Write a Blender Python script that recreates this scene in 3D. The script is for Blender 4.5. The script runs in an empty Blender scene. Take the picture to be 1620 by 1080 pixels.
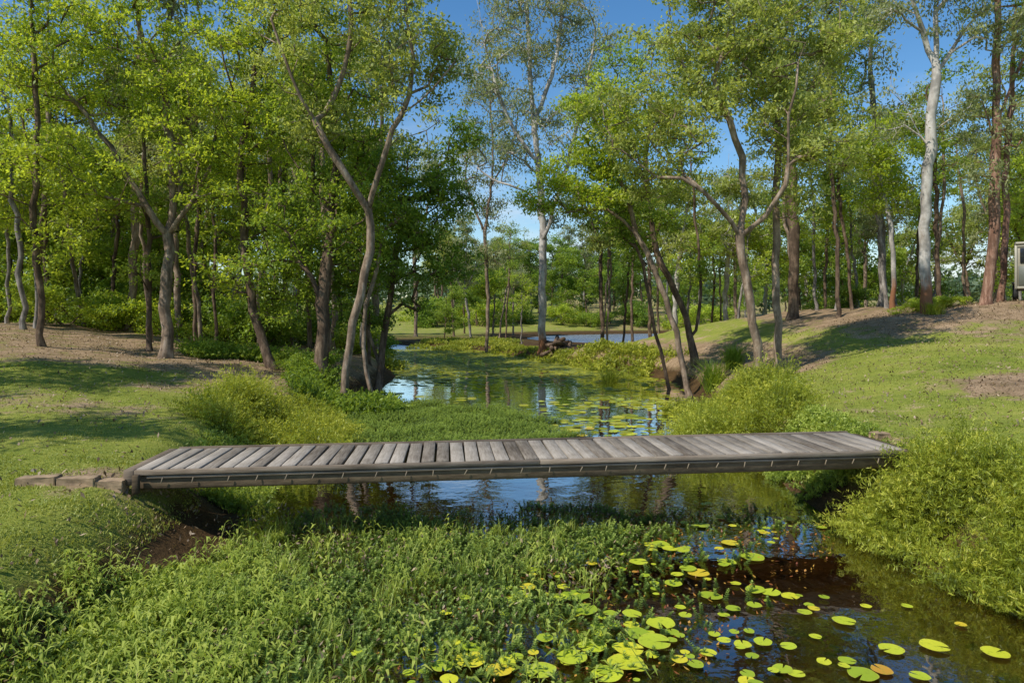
import bpy, bmesh, math, numpy as np
from mathutils import Vector, Matrix
rng=np.random.default_rng(11)
F=1080.0; EYE=3.0
scene=bpy.context.scene
col=scene.collection

def at(px,py,D):
    return np.array([(px-810)/F*D, D, EYE+(500-py)/F*D])
def ss(a,b,x):
    t=np.clip((np.asarray(x,float)-a)/(b-a),0,1); return t*t*(3-2*t)

# ------------------------------------------------------------------ terrain
YL=[-40,0,5,7,9.4,12,15,18,23,28,34,43,60,75,85,400]
XL=[-4.5,-3.8,-3.7,-3.8,-3.8,-4.9,-5.3,-5.5,-5.6,-5.4,-5.8,-8,-12,-20,-24,-60]
YR=[-40,0,5,7,9,11,14,17,20,25,32,37,43,60,75,85,400]
XR=[6,5.6,5.3,5.1,4.8,4.75,5.2,5.2,5.5,7,7.3,5.5,3.6,-3,-15,-24,-60]
def xl(y): return np.interp(y,YL,XL)
def xr(y): return np.interp(y,YR,XR)
def pond(x,y):
    return (np.sqrt(((x-33)/31)**2+((y-91)/27)**2)-1)*24
def H(x,y):
    x=np.asarray(x,float); y=np.asarray(y,float)
    dl=xl(y)-x; dr=x-xr(y)
    zl=0.85*ss(-0.1,1.4,dl)+np.interp(y,[12,24],[.06,.11])*np.maximum(0,dl-1.4)
    zl=np.minimum(zl,2.6)
    plat=np.interp(y,[10,16,24,28,35,50],[.08,.6,1.75,2.75,2.75,2.5])
    slope=np.interp(y,[10,16,24,28,40],[.05,.14,.25,.38,.3])
    q=slope*np.maximum(0,dr-2.7)
    zr=1.0*ss(-0.1,1.2,dr)+plat*np.tanh(q/np.maximum(plat,.01)*1.1)
    cap=np.interp(y,[36,44,56,66,120,200],[9,.6,.3,.3,.8,1.5])+0.3*np.maximum(0,x-0.36*y)
    zr=np.minimum(zr,cap)
    zi=-0.55*ss(0,1.2,np.minimum(-dl,-dr))
    z=np.where(dl>0,zl,np.where(dr>0,zr,zi))
    dE=pond(x,y)
    z=np.where(dE<0,-.5,np.minimum(z,0.1+0.05*np.maximum(dE,0)+0.005*dE**2))
    land=ss(.15,.6,z)
    z=z+land*(0.05*np.sin(x*.9+1.3)*np.sin(y*.7)+0.025*np.sin(x*2.3+y*1.7))
    r=np.sqrt(x*x+y*y)
    z=z+ss(150,420,r)*(9+7*np.sin(x*.011+1)+4*np.sin(x*.03+y*.004))
    z=np.where((y>110)&(x<60)&(x>-90),z+2.2*ss(119,150,y),z)
    return z

def link(o,parent=None):
    col.objects.link(o)
    if parent is not None: o.parent=parent
    return o
def tag(o,label,category,group=None):
    o["label"]=label; o["category"]=category
    if group: o["group"]=group
def mesh(name,V,Fs,mat=None,tint=None,smooth=False):
    V=np.asarray(V,np.float32)
    if isinstance(Fs,np.ndarray): Fs=[Fs]
    me=bpy.data.meshes.new(name)
    me.vertices.add(len(V)); me.vertices.foreach_set('co',V.ravel())
    idx=np.concatenate([np.asarray(f,np.int32).ravel() for f in Fs])
    tot=np.concatenate([np.full(len(f),np.asarray(f).shape[1],np.int32) for f in Fs])
    st=np.concatenate([[0],np.cumsum(tot)[:-1]]).astype(np.int32)
    me.loops.add(len(idx)); me.loops.foreach_set('vertex_index',idx)
    me.polygons.add(len(tot)); me.polygons.foreach_set('loop_start',st)
    if smooth: me.polygons.foreach_set('use_smooth',np.ones(len(tot),bool))
    me.update(calc_edges=True)
    if tint is not None:
        a=me.attributes.new('tint','FLOAT','POINT'); a.data.foreach_set('value',np.asarray(tint,np.float32))
    if mat: me.materials.append(mat)
    return me
def obj(name,me,parent=None,loc=None):
    o=bpy.data.objects.new(name,me)
    if loc is not None: o.location=[float(v) for v in loc]
    return link(o,parent)
def empty(name,loc):
    o=bpy.data.objects.new(name,None); o.location=[float(v) for v in loc]; o.empty_display_size=.3
    return link(o)

# ------------------------------------------------------------------ materials
def newmat(name):
    m=bpy.data.materials.new(name); m.use_nodes=True
    nt=m.node_tree; nt.nodes.clear()
    return m,nt
def N(nt,t,**kw):
    n=nt.nodes.new(t)
    for k,v in kw.items(): setattr(n,k,v)
    return n
def ramp(nt,stops):
    r=nt.nodes.new('ShaderNodeValToRGB'); cr=r.color_ramp
    while len(cr.elements)<len(stops): cr.elements.new(.5)
    for e,(p,c) in zip(cr.elements,stops):
        e.position=p; e.color=(*c,1)
    return r
def noise(nt,scale,detail=4,rough=.55,vec=None):
    n=nt.nodes.new('ShaderNodeTexNoise'); n.inputs['Scale'].default_value=scale
    n.inputs['Detail'].default_value=detail; n.inputs['Roughness'].default_value=rough
    if vec is not None: nt.links.new(vec,n.inputs['Vector'])
    return n
def math_(nt,op,a,b=None,c=None,clamp=False):
    n=nt.nodes.new('ShaderNodeMath'); n.operation=op; n.use_clamp=clamp
    for i,v in enumerate([a,b,c]):
        if v is None: continue
        if isinstance(v,(int,float)): n.inputs[i].default_value=v
        else: nt.links.new(v,n.inputs[i])
    return n.outputs[0]
def mixc(nt,f,a,b):
    n=nt.nodes.new('ShaderNodeMix'); n.data_type='RGBA'
    for s,v in ((n.inputs[0],f),(n.inputs[6],a),(n.inputs[7],b)):
        if isinstance(v,(int,float)): s.default_value=v
        elif isinstance(v,tuple): s.default_value=(*v,1)
        else: nt.links.new(v,s)
    return n.outputs[2]
def ss_node(nt,v,a,b):
    n=nt.nodes.new('ShaderNodeMapRange'); n.interpolation_type='SMOOTHSTEP'
    n.inputs['From Min'].default_value=a; n.inputs['From Max'].default_value=b
    nt.links.new(v,n.inputs['Value']); return n.outputs[0]

def leafmat(name,dark,mid,light,trans=.45,rough=.5,nscale=.45,gain=1.45):
    dark,mid,light=[tuple(min(.8,v*gain) for v in c) for c in (dark,mid,light)]
    m,nt=newmat(name)
    at_=N(nt,'ShaderNodeAttribute',attribute_name='tint')
    geo=N(nt,'ShaderNodeNewGeometry')
    nz=noise(nt,nscale,3,.6,geo.outputs['Position'])
    f=math_(nt,'ADD',at_.outputs['Fac'],math_(nt,'MULTIPLY',math_(nt,'SUBTRACT',nz.outputs['Fac'],.5),1.2),clamp=True)
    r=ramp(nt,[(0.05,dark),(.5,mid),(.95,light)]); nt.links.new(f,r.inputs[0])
    p=N(nt,'ShaderNodeBsdfPrincipled'); p.inputs['Roughness'].default_value=rough
    p.inputs['Specular IOR Level'].default_value=.4
    nt.links.new(r.outputs[0],p.inputs['Base Color'])
    t=N(nt,'ShaderNodeBsdfTranslucent')
    tc=mixc(nt,.6,r.outputs[0],tuple(min(.9,v) for v in (light[0]*1.45,light[1]*1.45,light[2]*.6))); nt.links.new(tc,t.inputs['Color'])
    mx=N(nt,'ShaderNodeMixShader'); mx.inputs[0].default_value=trans
    nt.links.new(p.outputs[0],mx.inputs[1]); nt.links.new(t.outputs[0],mx.inputs[2])
    o=N(nt,'ShaderNodeOutputMaterial'); nt.links.new(mx.outputs[0],o.inputs[0])
    return m
def barkmat(name,c1,c2,c3,zs=.25,scale=6,bump=.5,patch=None):
    m,nt=newmat(name)
    tc=N(nt,'ShaderNodeTexCoord'); mp=N(nt,'ShaderNodeMapping'); mp.inputs['Scale'].default_value=(1,1,zs)
    nt.links.new(tc.outputs['Object'],mp.inputs[0])
    n1=noise(nt,scale,6,.7,mp.outputs[0]); n2=noise(nt,1.3,4,.6,tc.outputs['Object'])
    r=ramp(nt,[(.34,c1),(.5,c2),(.66,c3)]); nt.links.new(n1.outputs['Fac'],r.inputs[0])
    cc=mixc(nt,math_(nt,'MULTIPLY',ss_node(nt,n2.outputs['Fac'],.45,.6),.75),r.outputs[0],tuple(.45*v for v in c2))
    if patch:
        sx=N(nt,'ShaderNodeSeparateXYZ'); nt.links.new(tc.outputs['Object'],sx.inputs[0])
        hz=math_(nt,'ADD',sx.outputs[2],math_(nt,'MULTIPLY',n1.outputs['Fac'],1.6))
        k=ss_node(nt,hz,patch[1]+.9,patch[1]+.2)
        cc=mixc(nt,k,cc,patch[0])
    p=N(nt,'ShaderNodeBsdfPrincipled'); p.inputs['Roughness'].default_value=.9
    p.inputs['Specular IOR Level'].default_value=.15
    nt.links.new(cc,p.inputs['Base Color'])
    b=N(nt,'ShaderNodeBump'); b.inputs['Strength'].default_value=bump; b.inputs['Distance'].default_value=.05
    nt.links.new(n1.outputs['Fac'],b.inputs['Height']); nt.links.new(b.outputs[0],p.inputs['Normal'])
    o=N(nt,'ShaderNodeOutputMaterial'); nt.links.new(p.outputs[0],o.inputs[0])
    return m
def plain(name,c,rough=.6,var=.25,scale=8,metal=0):
    m,nt=newmat(name); tc=N(nt,'ShaderNodeTexCoord')
    n1=noise(nt,scale,5,.6,tc.outputs['Object'])
    r=ramp(nt,[(.3,tuple(v*(1-var) for v in c)),(.7,tuple(min(1,v*(1+var)) for v in c))]); nt.links.new(n1.outputs['Fac'],r.inputs[0])
    p=N(nt,'ShaderNodeBsdfPrincipled'); p.inputs['Roughness'].default_value=rough; p.inputs['Metallic'].default_value=metal
    nt.links.new(r.outputs[0],p.inputs['Base Color'])
    b=N(nt,'ShaderNodeBump'); b.inputs['Strength'].default_value=.35; b.inputs['Distance'].default_value=.015
    nt.links.new(n1.outputs['Fac'],b.inputs['Height']); nt.links.new(b.outputs[0],p.inputs['Normal'])
    o=N(nt,'ShaderNodeOutputMaterial'); nt.links.new(p.outputs[0],o.inputs[0])
    return m

L_bright=leafmat('leaf_bright',(.04,.083,.010),(.155,.22,.018),(.36,.41,.05),.5,gain=1.6)
L_green=leafmat('leaf_green',(.033,.068,.010),(.11,.165,.018),(.26,.32,.045),.48,gain=1.55)
L_dark=leafmat('leaf_dark',(.028,.058,.009),(.085,.14,.016),(.19,.26,.035),.47,gain=1.6)
L_olive=leafmat('leaf_olive',(.05,.07,.018),(.17,.20,.045),(.34,.36,.11),.48,gain=1.55)
L_grey=leafmat('leaf_grey_green',(.045,.06,.025),(.135,.16,.065),(.28,.29,.15),.42,gain=1.55)
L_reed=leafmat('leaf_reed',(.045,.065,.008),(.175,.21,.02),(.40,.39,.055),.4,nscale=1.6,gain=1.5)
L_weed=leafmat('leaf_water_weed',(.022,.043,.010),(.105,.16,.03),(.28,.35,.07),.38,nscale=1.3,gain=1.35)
L_lance=leafmat('leaf_lance',(.05,.082,.012),(.17,.225,.03),(.36,.40,.08),.42,nscale=1.5,gain=1.4)
L_lawn=leafmat('leaf_lawn',(.06,.085,.012),(.155,.19,.025),(.29,.29,.06),.32,nscale=.7)
L_litter=leafmat('leaf_litter',(.05,.03,.015),(.18,.115,.06),(.36,.27,.17),.1,nscale=2,gain=1.1)
L_far=leafmat('leaf_far',(.03,.052,.025),(.06,.095,.04),(.12,.15,.07),.2,nscale=.05)
B_brown=barkmat('bark_brown',(.045,.03,.02),(.145,.098,.065),(.28,.20,.135),bump=.8)
B_tan=barkmat('bark_tan',(.09,.062,.042),(.25,.18,.125),(.41,.325,.25),bump=.5)
B_white=barkmat('bark_white',(.24,.20,.16),(.46,.42,.37),(.62,.58,.53),zs=.35,scale=2.5,bump=.2,patch=((.24,.11,.055),1.5))
B_red=barkmat('bark_red',(.10,.048,.03),(.28,.155,.105),(.44,.29,.21),zs=.12,scale=9,bump=1.0)
B_grey=barkmat('bark_grey',(.10,.085,.07),(.25,.22,.19),(.42,.38,.33),bump=.4)

def groundmat():
    m,nt=newmat('ground_mat')
    geo=N(nt,'ShaderNodeNewGeometry'); P=geo.outputs['Position']
    d=N(nt,'ShaderNodeAttribute',attribute_name='tint').outputs['Fac']
    bed=N(nt,'ShaderNodeSeparateXYZ'); nt.links.new(P,bed.inputs[0])
    n1=noise(nt,.35,5,.6,P); n2=noise(nt,3.5,6,.7,P); n3=noise(nt,28,4,.7,P); n4=noise(nt,1.3,5,.65,P)
    g=ramp(nt,[(.3,(.08,.11,.016)),(.45,(.165,.20,.03)),(.56,(.26,.27,.05)),(.68,(.41,.33,.13))])
    gf=math_(nt,'ADD',math_(nt,'MULTIPLY',n3.outputs['Fac'],.4),math_(nt,'ADD',math_(nt,'MULTIPLY',n2.outputs['Fac'],.3),math_(nt,'MULTIPLY',n1.outputs['Fac'],.3)))
    nt.links.new(gf,g.inputs[0])
    s=ramp(nt,[(.32,(.07,.045,.024)),(.5,(.25,.17,.10)),(.68,(.52,.38,.24))])
    sf=math_(nt,'ADD',math_(nt,'MULTIPLY',n3.outputs['Fac'],.6),math_(nt,'MULTIPLY',n4.outputs['Fac'],.4)); nt.links.new(sf,s.inputs[0])
    k=math_(nt,'ADD',d,math_(nt,'ADD',math_(nt,'MULTIPLY',math_(nt,'SUBTRACT',n4.outputs['Fac'],.5),1.6),math_(nt,'MULTIPLY',math_(nt,'SUBTRACT',n3.outputs['Fac'],.5),1.0)))
    c=mixc(nt,ss_node(nt,k,.35,.73),g.outputs[0],s.outputs[0])
    bc=ramp(nt,[(.35,(.025,.015,.007)),(.55,(.09,.052,.021)),(.72,(.19,.12,.048))]); nt.links.new(sf,bc.inputs[0])
    zz=math_(nt,'SUBTRACT',bed.outputs[2],math_(nt,'MULTIPLY',n2.outputs['Fac'],.5))
    c=mixc(nt,ss_node(nt,zz,.40,.08),c,bc.outputs[0])
    p=N(nt,'ShaderNodeBsdfPrincipled'); p.inputs['Roughness'].default_value=.95; p.inputs['Specular IOR Level'].default_value=.1
    nt.links.new(c,p.inputs['Base Color'])
    b=N(nt,'ShaderNodeBump'); b.inputs['Strength'].default_value=.8; b.inputs['Distance'].default_value=.05
    nt.links.new(sf,b.inputs['Height']); nt.links.new(b.outputs[0],p.inputs['Normal'])
    o=N(nt,'ShaderNodeOutputMaterial'); nt.links.new(p.outputs[0],o.inputs[0])
    return m
def dirtf(x,y):
    dl=xl(y)-x; dr=x-xr(y)
    l=.70*ss(19.5,23,y-.25*(x+12))*(1-.75*ss(38,55,y))*(dl>0)
    l2=.66*ss(16.5,19,y)*ss(-12,-9,x)*(dl>.8)
    r=(dr>0)*np.maximum.reduce([ss(21,24,y)*(1-ss(3.5,6,dr))*(1-ss(40,48,y))*.85, .80*ss(24,26,y)*ss(12,15,x)*(1-ss(40,60,y)),
        .5*ss(18.5,22.5,y)*ss(13.5,16.5,x),
        .85*(1-ss(.9,2.8,np.hypot((x-12.2)/1.3,(y-15.3)))), .5*(1-ss(.3,1.2,np.hypot(x-6.4,y-10.5))), .3*ss(19,26,y), .2*ss(10,12,y)+0*x])
    e=.6*(1-ss(.3,1.4,np.hypot(x+5.3,y-9.0)))
    lr=.45*(1-ss(1,2.5,np.hypot((x+11)/2.2,y-14.5)))
    return np.clip(np.maximum.reduce([l+0*x,l2+0*x,r,e,lr])+.06,0,1)
xs=np.concatenate([-np.geomspace(30,2200,38)[::-1],np.arange(-29.75,30,.25),np.geomspace(30,2200,38)])
ys=np.concatenate([[-300,-120,-60,-30,-15,-6],np.arange(0,50,.25),np.arange(50,120,1.0),np.geomspace(120,3000,50)])
X,Y=np.meshgrid(xs,ys); Z=H(X,Y); nx=len(xs); ny=len(ys)
V=np.stack([X.ravel(),Y.ravel(),Z.ravel()],1)
ii=(np.arange(ny-1)[:,None]*nx+np.arange(nx-1)[None,:]).ravel()
Fq=np.stack([ii,ii+1,ii+nx+1,ii+nx],1)
g=obj('ground',mesh('ground',V,Fq,groundmat(),dirtf(X,Y).ravel(),True)); g["kind"]="structure"

def watermat():
    m,nt=newmat('water_mat'); geo=N(nt,'ShaderNodeNewGeometry'); P=geo.outputs['Position']
    n1=noise(nt,1.4,3,.5,P); n2=noise(nt,7,2,.5,P)
    h=math_(nt,'ADD',n1.outputs['Fac'],math_(nt,'MULTIPLY',n2.outputs['Fac'],.15))
    sx=N(nt,'ShaderNodeSeparateXYZ'); nt.links.new(P,sx.inputs[0])
    wind=ss_node(nt,sx.outputs[1],58,68)
    b=N(nt,'ShaderNodeBump'); b.inputs['Strength'].default_value=.5
    nt.links.new(math_(nt,'MULTIPLY_ADD',wind,1.0,.018),b.inputs['Distance'])
    nt.links.new(h,b.inputs['Height'])
    fr=N(nt,'ShaderNodeFresnel'); fr.inputs[0].default_value=1.5; nt.links.new(b.outputs[0],fr.inputs['Normal'])
    gl=N(nt,'ShaderNodeBsdfGlossy'); nt.links.new(math_(nt,'MULTIPLY_ADD',wind,.4,.015),gl.inputs['Roughness']); nt.links.new(b.outputs[0],gl.inputs['Normal'])
    gl.inputs['Color'].default_value=(1,1,1,1)
    tr=N(nt,'ShaderNodeBsdfTransparent'); tr.inputs[0].default_value=(.64,.53,.36,1)
    f=math_(nt,'MULTIPLY_ADD',fr.outputs[0],1.8,.06,clamp=True)
    mx=N(nt,'ShaderNodeMixShader'); nt.links.new(f,mx.inputs[0]); nt.links.new(tr.outputs[0],mx.inputs[1]); nt.links.new(gl.outputs[0],mx.inputs[2])
    o=N(nt,'ShaderNodeOutputMaterial'); nt.links.new(mx.outputs[0],o.inputs[0]); return m
WV=[(-90,-60,0),(90,-60,0),(90,130,0),(-90,130,0)]
w=obj('water',mesh('water',WV,np.array([[0,1,2,3]]),watermat())); w["kind"]="structure"

# ------------------------------------------------------------------ tree growing
def resample(pts,step,rg,wob):
    pts=np.asarray(pts,float); out=[pts[0]]
    n=len(pts)
    for i in range(n-1):
        p0=pts[max(i-1,0)];p1=pts[i];p2=pts[i+1];p3=pts[min(i+2,n-1)]
        k=max(1,int(np.linalg.norm(p2-p1)/step))
        for j in range(1,k+1):
            t=j/k
            q=.5*((2*p1)+(-p0+p2)*t+(2*p0-5*p1+4*p2-p3)*t*t+(-p0+3*p1-3*p2+p3)*t**3)
            out.append(q+rg.normal(size=3)*wob*np.array([1,1,.3]))
    return np.array(out)
def grow(trunks,clumps,rg,rb,tip=.008,minz=1.5,rc=.6,nsub=4,step=.6,wob=.04):
    pos=[];par=[]
    for ti,tp in enumerate(trunks):
        q=resample(tp,step,rg,wob)
        if ti==0:
            for i,p in enumerate(q): pos.append(p); par.append(i-1)
        else:
            A=np.array(pos); j=int(np.argmin(np.linalg.norm(A-q[0],axis=1)))
            for p in q[1:]:
                pos.append(p); par.append(j); j=len(pos)-1
    ntr=len(pos)
    A=np.array(pos)
    d=np.array([np.min(np.linalg.norm(A-c,axis=1)) for c in clumps])
    tips=[]
    for ci in np.argsort(d):
        c=clumps[ci]; A=np.array(pos)
        v=c-A; dist=np.linalg.norm(v,axis=1)
        cost=dist+1.3*np.maximum(0,A[:,2]-c[2]+.2)+ (A[:,2]<minz)*5+ .25*np.maximum(0,c[2]-A[:,2]-2)
        j=int(np.argmin(cost)); a=pos[j]; L=dist[j]
        k=max(1,int(L/.55)); off=rg.normal(size=3)*L*.12; off[2]+=L*.08
        for s in range(1,k+1):
            t=s/k
            p=a+(c-a)*t+off*math.sin(math.pi*t)+rg.normal(size=3)*.06*(s<k)
            pos.append(p); par.append(j); j=len(pos)-1
        for s in range(nsub):
            u=rg.normal(size=3); u/=np.linalg.norm(u); u[2]=u[2]*.6+.1
            p=c+u*rc*rg.uniform(.4,1.0)
            pos.append(p); par.append(j); tips.append(p)
    n=len(pos); pos=np.array(pos); par=np.array(par)
    ch=[[] for _ in range(n)]
    for i in range(1,n): ch[par[i]].append(i)
    nt=max(2,sum(1 for i in range(n) if not ch[i]))
    pw=math.log(nt)/math.log(max(1.5,rb/tip))
    pw=min(max(pw,1.2),3.2)
    r=np.zeros(n)
    for i in range(n-1,-1,-1):
        r[i]=tip**pw if not ch[i] else sum(r[c] for c in ch[i])
    r=r**(1/pw); r=r*(np.clip(rb/r[0],.3,3)**ss(.0,rb,r))
    z0=pos[0][2]; fl=1+.45*np.exp(-(np.maximum(0,pos[:,2]-z0))/.3); fl[ntr:]=1
    r=r*fl
    Vs=[];Fs=[];base=0
    stack=[(0,-1)]
    while stack:
        s,p0=stack.pop()
        chain=[p0] if p0>=0 else []
        i=s
        while True:
            chain.append(i)
            if not ch[i]: break
            o=sorted(ch[i],key=lambda c:-r[c])
            for c in o[1:]: stack.append((c,i))
            i=o[0]
        pts=pos[chain]; rr=r[chain].copy()
        if p0>=0: rr[0]=rr[1]*1.1
        if len(pts)<2: continue
        m=10 if rr.max()>.08 else (6 if rr.max()>.03 else 3)
        tg=np.gradient(pts,axis=0); tg/=np.linalg.norm(tg,axis=1)[:,None]+1e-9
        md=tg.mean(0); ref=np.eye(3)[int(np.argmin(abs(md)))]
        a=np.cross(tg,ref); a/=np.linalg.norm(a,axis=1)[:,None]+1e-9; b=np.cross(tg,a)
        th=np.arange(m)/m*2*math.pi
        lump=1+rg.normal(size=(len(pts),m,1))*(.07 if m==10 else 0)
        ring=pts[:,None,:]+rr[:,None,None]*lump*(np.cos(th)[None,:,None]*a[:,None,:]+np.sin(th)[None,:,None]*b[:,None,:])
        Vs.append(ring.reshape(-1,3))
        k=len(pts); I=(np.arange(k-1)[:,None]*m+np.arange(m)[None,:]); J=(np.arange(k-1)[:,None]*m+(np.arange(m)[None,:]+1)%m)
        Fs.append((np.stack([I,J,J+m,I+m],-1).reshape(-1,4))+base); base+=k*m
    return np.concatenate(Vs),np.concatenate(Fs),np.array(tips)
def unit(v): return v/(np.linalg.norm(v,axis=1)[:,None]+1e-9)
def leafquads(C,L,W,rg,droop=.3,flat=.7):
    n=len(C); d=rg.normal(size=(n,3)); d[:,2]-=droop; d=unit(d)
    r=np.array([0,0,1.])+rg.normal(size=(n,3))*flat
    s=unit(np.cross(d,r)); L=L[:,None]; W=W[:,None]
    V=np.stack([C-d*L*.5,C+s*W*.5-d*L*.08,C+d*L*.5,C-s*W*.5-d*L*.08],1).reshape(-1,3)
    return V,np.arange(4*n).reshape(-1,4)
def crown(tips,per,leaf,sig,rg,droop,flat=.7):
    n=len(tips); C=np.repeat(tips,per,0)
    grp=np.repeat(rg.uniform(-.2,.2,n//4+1),4)[:n]
    ct=np.repeat(rg.uniform(-.1,.1,n)+grp,per)
    o=rg.normal(size=(len(C),3))*sig*np.repeat(rg.uniform(.6,1.25,n),per)[:,None]; o[:,2]*=.55
    C=C+o; k=rg.uniform(.65,1.3,len(C))
    V,Fc=leafquads(C,leaf[0]*k,leaf[1]*k,rg,droop,flat)
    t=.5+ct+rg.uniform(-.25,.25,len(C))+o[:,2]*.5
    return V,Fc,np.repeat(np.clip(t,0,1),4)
def sample(blobs,n,rg):
    w=np.array([b[1][0]*b[1][2] for b in blobs]); w/=w.sum()
    idx=rg.choice(len(blobs),n,p=w); out=[]
    for i in idx:
        u=rg.normal(size=3); u/=np.linalg.norm(u); out.append(np.array(blobs[i][0])+u*np.array(blobs[i][1])*rg.uniform(.05,1)**.45)
    return np.array(out)
def tree_parts(trunks,blobs,n,rg,rb,per,leaf,sig,droop,minz=1.5,rc=.6,nsub=4,flat=.7,step=.6,wob=.04,tip=.008):
    cl=sample(blobs,n,rg)
    tv,tf,tips=grow(trunks,cl,rg,rb,minz=minz,rc=rc,nsub=nsub,step=step,wob=wob,tip=tip)
    return (tv,tf),crown(tips,per,leaf,sig,rg,droop,flat)
def big_tree(name,label,D,trunk,limbs,blobs,n,rb,bark,leafm,per=32,leaf=(.155,.07),sig=.21,droop=.5,rc=.62,seed=0,depth=1.0,tip=.007,cat='tree',nsub=4):
    rg=np.random.default_rng(seed+100)
    s=D/F
    b0=at(trunk[0][0],trunk[0][1],D); b0[2]=float(H(b0[0],b0[1]))-.08
    tp=[np.zeros(3)]
    dz=0
    for (px,py) in trunk[1:]:
        dz+=rg.normal()*.15; tp.append(at(px,py,D)+np.array([0,dz,0])-b0)
    T=[np.array(tp)]
    for lb in limbs:
        sl=rg.uniform(-1,1)*.5*depth; q=[]
        for i,(px,py) in enumerate(lb): q.append(at(px,py,D)+np.array([0,sl*i,0])-b0)
        T.append(np.array(q))
    B=[]
    for b in blobs:
        rx,rz=b[2]*s,b[3]*s
        B.append((at(b[0],b[1],D)+np.array([0,rg.uniform(-.6,.6)*depth,0])-b0,(rx,max(1.0,.75*(rx+rz)/1.6)*depth,rz)))
    (tv,tf),(cv,cf,ct)=tree_parts(T,B,n,rg,rb*.76,per,leaf,sig,droop,rc=rc,tip=tip,nsub=nsub)
    e=empty(name,b0); tag(e,label,cat)
    obj('trunk',mesh('trunk',tv,tf,bark,smooth=True),e)
    obj('crown',mesh('crown',cv,cf,leafm,ct),e)
    return e

big_tree('broadleaf_tree','slim dark-trunked tree with bright green leaves on the lawn edge',24,
 [(66,558),(66,440),(64,330),(70,200),(60,60),(60,-60)],[[(64,330),(30,240),(0,160)]],
 [(50,120,120,110),(30,300,100,90),(90,-10,130,90),(100,400,50,40),(10,-110,150,80)],115,.14,B_brown,L_bright,seed=1)
big_tree('broadleaf_tree','forked camphor-like tree with glossy bright green crown beside the lawn',25,
 [(262,562),(262,460),(260,370),(262,280),(255,160),(250,40)],
 [[(260,370),(215,300),(160,210),(110,150)],[(262,370),(302,310),(330,200),(350,100)]],
 [(120,120,120,110),(230,50,140,120),(340,110,110,120),(190,240,120,80),(340,280,80,80),(250,-80,200,90),(130,330,80,50)],210,.26,B_tan,L_bright,seed=2)
big_tree('broadleaf_tree','thin straight tree with narrow green crown',26.5,
 [(236,562),(232,400),(228,200),(230,80)],[],[(215,330,70,60),(240,150,70,90),(250,420,40,40)],42,.13,B_brown,L_green,seed=3)
big_tree('broadleaf_tree','leaning slender tree with green crown on leaf mulch',25,
 [(432,582),(400,490),(385,380),(382,260),(400,130),(420,20)],[],[(400,330,80,70),(390,200,90,90),(430,70,100,90),(360,430,50,40),(430,-60,110,70)],118,.2,B_brown,L_bright,seed=4)
big_tree('broadleaf_tree','stout dark-barked tree with dense dark green crown by the creek',24,
 [(508,592),(512,480),(518,360),(525,260),(520,150),(510,40)],[[(512,470),(480,400),(450,350)]],
 [(470,330,90,80),(560,260,80,90),(520,150,110,90),(440,420,60,50),(560,380,50,60),(500,20,100,80)],165,.3,B_brown,L_green,seed=5)
big_tree('gum_tree','twisting smooth tan gum with bare forked limbs over the creek',22,
 [(540,602),(560,510),(576,430),(582,330)],
 [[(582,330),(545,270),(505,200),(478,140),(455,60)],[(582,330),(610,240),(640,185),(690,150),(722,110)],[(640,185),(655,100),(640,0),(650,-60)],[(505,200),(545,120),(560,30),(560,-60)]],
 [(470,70,80,80),(560,20,100,80),(650,50,90,80),(700,110,60,50),(600,140,70,50),(500,190,50,40),(660,210,50,40),(600,-90,150,70)],160,.18,B_tan,L_olive,per=32,seed=6,leaf=(.15,.06),droop=.8)
big_tree('broadleaf_tree','dense dark green tree overhanging the creek bank',27,
 [(597,590),(612,500),(630,400),(640,300),(650,220)],[[(597,570),(575,500),(570,440)]],
 [(640,420,80,85),(690,350,65,75),(650,270,80,70),(705,290,40,60),(600,500,35,40),(700,420,45,50),(735,225,30,35),(560,430,50,60)],165,.2,B_brown,L_dark,seed=7,per=32)
big_tree('broadleaf_tree','small dark tree leaning beside the creek',26,
 [(492,585),(500,530),(488,470),(480,400)],[],[(480,420,60,50),(520,470,50,40),(440,480,50,40)],38,.12,B_brown,L_green,seed=8)
big_tree('gum_tree','tall pale slender gum with airy grey-green crown on the far bank',48,
 [(858,556),(858,470),(860,380),(852,260),(840,150),(835,20),(830,-80)],
 [[(860,380),(900,250),(930,120),(945,20)],[(852,260),(800,180),(770,80),(755,0)],[(845,200),(880,90),(890,-20)],[(860,330),(830,300),(780,280),(745,250)]],
 [(780,110,70,110),(840,40,70,90),(920,80,60,110),(885,210,55,70),(785,250,60,50),(840,-60,110,70),(870,330,50,50)],215,.36,B_white,L_grey,per=28,leaf=(.25,.09),sig=.38,droop=1.2,rc=1.1,seed=9,tip=.018)
big_tree('gum_tree','wispy pale-limbed gum leaning out over the far creek',56,
 [(770,548),(772,460),(768,370),(780,260),(775,150)],[[(768,370),(740,300),(735,230)],[(775,300),(810,230),(820,170)]],
 [(775,300,45,60),(740,250,35,50),(815,200,35,40),(780,160,50,50),(770,400,30,30)],66,.2,B_tan,L_grey,per=24,leaf=(.27,.09),sig=.4,droop=1.2,rc=1.1,seed=29,tip=.016)
big_tree('broadleaf_tree','leaning tree with bright leafy sprays reaching over the creek',26,
 [(1092,588),(1062,500),(1035,430),(1008,370),(965,330),(920,310)],[[(1008,370),(990,300),(960,240)]],
 [(865,320,50,30),(900,270,65,40),(965,235,60,45),(940,320,55,30),(1000,290,50,45),(950,180,60,45)],115,.14,B_tan,L_bright,seed=10)
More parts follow.
